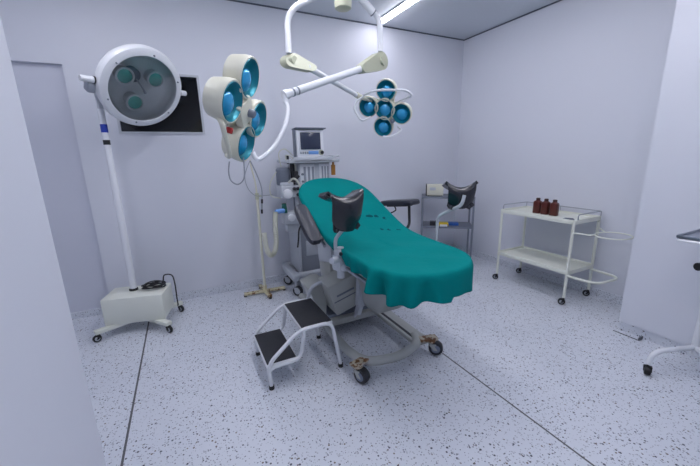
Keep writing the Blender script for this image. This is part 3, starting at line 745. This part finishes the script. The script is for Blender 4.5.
STAINS = [((-2.20, -1.36, .934), .022), ((-2.15, -1.37, .93), .02), ((-2.09, -1.40, .92), .018), ((-2.15, -1.56, .86), .016), ((-2.09, -1.58, .855), .014), ((-2.20, -1.54, .865), .012)]
M['drape'] = drape_mat()
o = obj('surgical_drape', drape(), 'drape', ang=80)
md = o.modifiers.new('thickness', 'SOLIDIFY'); md.thickness = .003; md.offset = -1
tag(o, 'teal green cloth drape with a ruffled hem covering the operating table', 'drape')

# ------------------------------------------------------------------ step stool
t = thing('step_stool', 'white tubular two-step stool with black treads beside the green table', 'step stool', (-2.92, -1.55, 0))
for nm, x0, x1, z in (('upper_step', -2.915, -2.70, .35), ('lower_step', -3.145, -2.95, .165)):
    st = obj(nm, B().box(((x0+x1)/2, -1.54, z-.014), (x1-x0, .40, .022), None, .005), 'white', t)
    obj('tread', B().box(((x0+x1)/2, -1.54, z), (x1-x0-.012, .385, .008), None, .003), 'tread', st, 'black rubber tread')
for y in (-1.745, -1.335):
    obj('side_frame', B().tube(fillet([(-3.125, y, .012), (-3.135, y, .17), (-2.93, y, .345), (-2.71, y, .345), (-2.655, y, .012)], .06), .0125, 12), 'white', t)
    obj('lower_brace', B().tube(fillet([(-3.13, y, .13), (-3.10, y, .145), (-2.93, y, .15), (-2.895, y, .335)], .05), .0115, 12), 'white', t)
    for x in (-3.125, -2.655): obj('foot_cap', B().cyl((x, y, 0), (x, y, .025), .0165, n=14), 'black', t, 'black rubber foot')

# ------------------------------------------------------------------ white trolley
t = thing('instrument_trolley', 'white two-shelf wheeled trolley carrying brown bottles along the right wall', 'trolley', (-.27, -1.5, 0))
x0, x1, y0, y1 = -.457, -.055, -1.895, -1.145
for nm, z in (('top_shelf', .772), ('lower_shelf', .308)):
    b = B().box(((x0+x1)/2, (y0+y1)/2, z), (x1-x0-.01, y1-y0-.01, .012))
    for c, d in ((((x0+x1)/2, y0, z+.004), (x1-x0, .012, .04)), (((x0+x1)/2, y1, z+.004), (x1-x0, .012, .04)), ((x0, (y0+y1)/2, z+.004), (.012, y1-y0, .04)), ((x1, (y0+y1)/2, z+.004), (.012, y1-y0, .04))): b.box(c, d, None, .003)
    obj(nm, b, 'offwhite', t)
for x in (x0+.006, x1-.006):
    for y in (y0+.006, y1-.006):
        obj('leg', B().cyl((x, y, .07), (x, y, .775), .0125, n=14), 'offwhite', t)
        caster(t, x, y, .03, .08, 2.2, .022, 'black', 'black', 'grey', off=.014)
gr = [(x0+.03, y1, .78), (x0+.03, y1, .84), (x1, y1, .84), (x1, y0, .84), (x0+.05, y0, .84), (x0+.05, y0, .78)]
b = B().tube(fillet(gr, .02), .005, 8)
for q in ((x1, y1), (x1, (y0+y1)/2), (x1, y0)): b.cyl((q[0], q[1], .78), (q[0], q[1], .84), .004, n=8)
obj('gallery_rail', b, 'steel', t)
def ringpath(cx, cy, rx, ry, z, n=36): return [(cx+rx*math.cos(2*PI*i/n), cy+ry*math.sin(2*PI*i/n), z) for i in range(n)]
obj('bowl_ring', B().loop(ringpath(-.285, -2.125, .15, .12, .685), .0055).tube([(x0, y0, .685), (-.42, -2.02, .685), (-.38, -2.03, .685)], .006, 8).tube([(x1, y0, .685), (-.2, -2.018, .685)], .006, 8), 'offwhite', t)
obj('bucket_bracket', B().tube(fillet([(x0, y0, .285), (x0+.01, y0-.24, .285), (x1-.06, y0-.26, .285), (x1-.03, y0, .285)], .1), .011, 10), 'offwhite', t)
# brown bottles
def bottle(x, y, rz, label):
    t = thing('brown_bottle', label, 'bottle', (x, y, .778), rz, 'brown bottles on the trolley')
    ro = []
    for s_, z in ((.93, 0), (1, .004), (1, .105), (.92, .118), (.5, .128), (.45, .132)):
        row = []
        for i in range(28):
            a = 2*PI*i/28; c_, q_ = math.cos(a), math.sin(a)
            row.append((.036*s_*math.copysign(abs(c_)**.5, c_), .036*s_*math.copysign(abs(q_)**.6, q_), z))
        ro.append(row)
    b = B(); vs = b.grid(ro, True); b.bm.faces.new(vs[0]); b.bm.faces.new(vs[-1])
    obj('bottle_body', b, 'brown', t, world=False)
    obj('bottle_cap', B().lathe([(.019, .13), (.019, .15), (.015, .153)], (0, 0, 0), (0, 0, 1), 18), 'browncap', t, 'dark brown cap', world=False)
    return t
b0 = bottle(-.28, -1.425, .15, 'leftmost brown bottle of the three on the white trolley')
for (x, y, rz, lb) in ((-.28, -1.51, -.1, 'middle brown bottle of the three on the white trolley'), (-.28, -1.597, .2, 'rightmost brown bottle of the three on the white trolley')):
    c = dup(b0); c.location = (x, y, .778); c.rotation_euler = (0, 0, rz); c['label'] = lb
tag(obj('instrument_clip', B().box((-.38, -1.80, .783), (.03, .09, .01), Matrix.Rotation(.5, 3, 'Z'), .003).box((-.375, -1.80, .791), (.012, .07, .008), Matrix.Rotation(.5, 3, 'Z'), .002), 'dullsteel'), 'small dark steel clip lying at the front right corner of the white trolley', 'clip')

# ------------------------------------------------------------------ steel side table in the corner
tz = .87
ca, cb = V((-.86, -.31, 0)), V((-.37, -.70, 0))
du = (cb-ca).normalized(); dv = V((-du.y, du.x, 0)); W_ = (cb-ca).length; D_ = .34
ang = math.atan2(du.y, du.x)
if dv.y < 0: dv = -dv
rm = Matrix.Rotation(ang, 3, 'Z'); cc = ca+du*W_/2+dv*D_/2
t = thing('steel_side_table', 'narrow steel two-shelf table in the corner behind the green table', 'side table', cc, ang)
for nm, z in (('top_shelf', tz), ('lower_shelf', .50)):
    obj(nm, B().box(cc+V((0, 0, z-.01)), (W_, D_, .02), rm, .003), 'dullsteel', t)
for a in (0, 1):
    for d_ in (0, 1):
        p = ca+du*(.012+a*(W_-.024))+dv*(.012+d_*(D_-.024))
        obj('leg', B().box(p+V((0, 0, (.06+tz-.002)/2)), (.022, .022, tz-.062), rm, .002), 'dullsteel', t)
        caster(t, p.x, p.y, .027, .065, 1, .02, 'black', 'black', 'grey', off=.01)
def on(a, d_, z): return ca+du*a+dv*d_+V((0, 0, z))
t2 = thing('equipment_box', 'small pale box with a dark side panel on top of the steel corner table', 'box', on(.15, .16, tz), ang)
obj('case', B().box(on(.16, .16, tz+.073), (.20, .17, .13), rm, .006), 'cream', t2)
obj('side_panel', B().box(on(.055, .16, tz+.073), (.012, .172, .135), rm, .003), 'dark', t2, 'dark end panel')
obj('vent', B().box(on(.13, .0745, tz+.09), (.07, .004, .035), rm, .001), 'lightgrey', t2)
for a, d_ in ((.08, .1), (.24, .1), (.08, .22), (.24, .22)): obj('foot', B().cyl(on(a, d_, tz), on(a, d_, tz+.01), .01, n=10), 'black', t2)
for a, d_, z, dm, mt, nm, lb, cat in ((.27, .10, .5, (.13, .10, .035), 'yellow', 'carton', 'yellow carton on the lower shelf of the steel corner table', 'carton'),
                                     (.40, .14, .5, (.12, .11, .03), 'bluecard', 'carton', 'blue carton on the lower shelf of the steel corner table', 'carton'),
                                     (.275, .04, .5, (.09, .05, .02), 'white', 'packet', 'small white packet in front of the yellow carton on the steel corner table', 'packet'),
                                     (.15, .10, .5, (.08, .08, .05), 'dark', 'carton', 'dark carton at the left end of the steel corner table lower shelf', 'carton')):
    tag(obj(nm, B().box(on(a, d_, z+dm[2]/2), dm, rm, .003), mt), lb, cat)

# ------------------------------------------------------------------ small wheeled tray table at the right edge
t = thing('tray_table', 'white tubular wheeled stand with a steel tray at the right edge', 'tray table', (-.75, -2.9, 0))
tx0, tx1, ty0, ty1 = -.95, -.58, -3.32, -2.74
b = B().box(((tx0+tx1)/2, (ty0+ty1)/2, .892), (tx1-tx0, ty1-ty0, .006))
for c, d in ((((tx0+tx1)/2, ty0, .898), (tx1-tx0+.01, .01, .02)), (((tx0+tx1)/2, ty1, .898), (tx1-tx0+.01, .01, .02)), ((tx0, (ty0+ty1)/2, .898), (.01, ty1-ty0, .02)), ((tx1, (ty0+ty1)/2, .898), (.01, ty1-ty0, .02))): b.box(c, d, None, .003)
obj('tray', b, 'steel', t)
obj('tray_frame', B().loop(fillet([(tx0+.0, ty0, .879), (tx0, ty1, .879), (tx1, ty1, .879), (tx1, ty0, .879)], .03), .009), 'white', t)
obj('column', B().cyl((-.66, -2.84, .1), (-.66, -2.84, .62), .02).cyl((-.66, -2.84, .6), (-.66, -2.84, .885), .014).cyl((-.66, -2.84, .875), (-.66, -2.99, .875), .012), 'white', t)
obj('height_knob', B().cyl((-.66, -2.84, .70), (-.735, -2.815, .70), .008, n=10).cyl((-.73, -2.816, .70), (-.775, -2.80, .70), .022, .024, 16), 'black', t, 'black height knob')
for nm, pts in (('foot', [(-.965, -2.735, .065), (-.955, -2.74, .13), (-.90, -2.755, .15), (-.66, -2.84, .15)]), ('foot', [(-.965, -3.20, .065), (-.955, -3.19, .13), (-.90, -3.14, .15), (-.66, -2.84, .15)]), ('foot', [(-.66, -2.84, .15), (-.62, -3.0, .15), (-.60, -3.22, .14), (-.59, -3.25, .065)])):
    obj(nm, B().tube(fillet(pts, .06), .016, 12), 'white', t)
for x, y in ((-.965, -2.735), (-.965, -3.20), (-.59, -3.25)): caster(t, x, y, .028, .07, 3.6, .03, 'black', 'black', 'dark', off=.014)

# ------------------------------------------------------------------ camera, world, view
cam = bpy.data.cameras.new('camera'); co = bpy.data.objects.new('camera', cam); COL.objects.link(co)
yaw, pitch, roll = .4589, .2331, -.0224
f = V((math.sin(yaw)*math.cos(pitch), math.cos(yaw)*math.cos(pitch), -math.sin(pitch)))
r = V((math.cos(yaw), -math.sin(yaw), 0)); u = r.cross(f)
r2 = r*math.cos(roll)+u*math.sin(roll); u2 = u*math.cos(roll)-r*math.sin(roll)
mw = Matrix((r2, u2, -f)).transposed().to_4x4(); mw.translation = V((-3.4589, -3.5587, 1.3993))
co.matrix_world = mw
cam.sensor_width = 36; cam.lens = 331.72/700*36; cam.clip_start = .02
S.camera = co
w = bpy.data.worlds.new('world'); S.world = w; w.use_nodes = True
w.node_tree.nodes['Background'].inputs[0].default_value = (.5, .55, .65, 1); w.node_tree.nodes['Background'].inputs[1].default_value = .1
S.view_settings.view_transform = 'Standard'; S.view_settings.look = 'None'; S.view_settings.gamma = 1
S.view_settings.exposure = .68
S.view_settings.use_curve_mapping = False
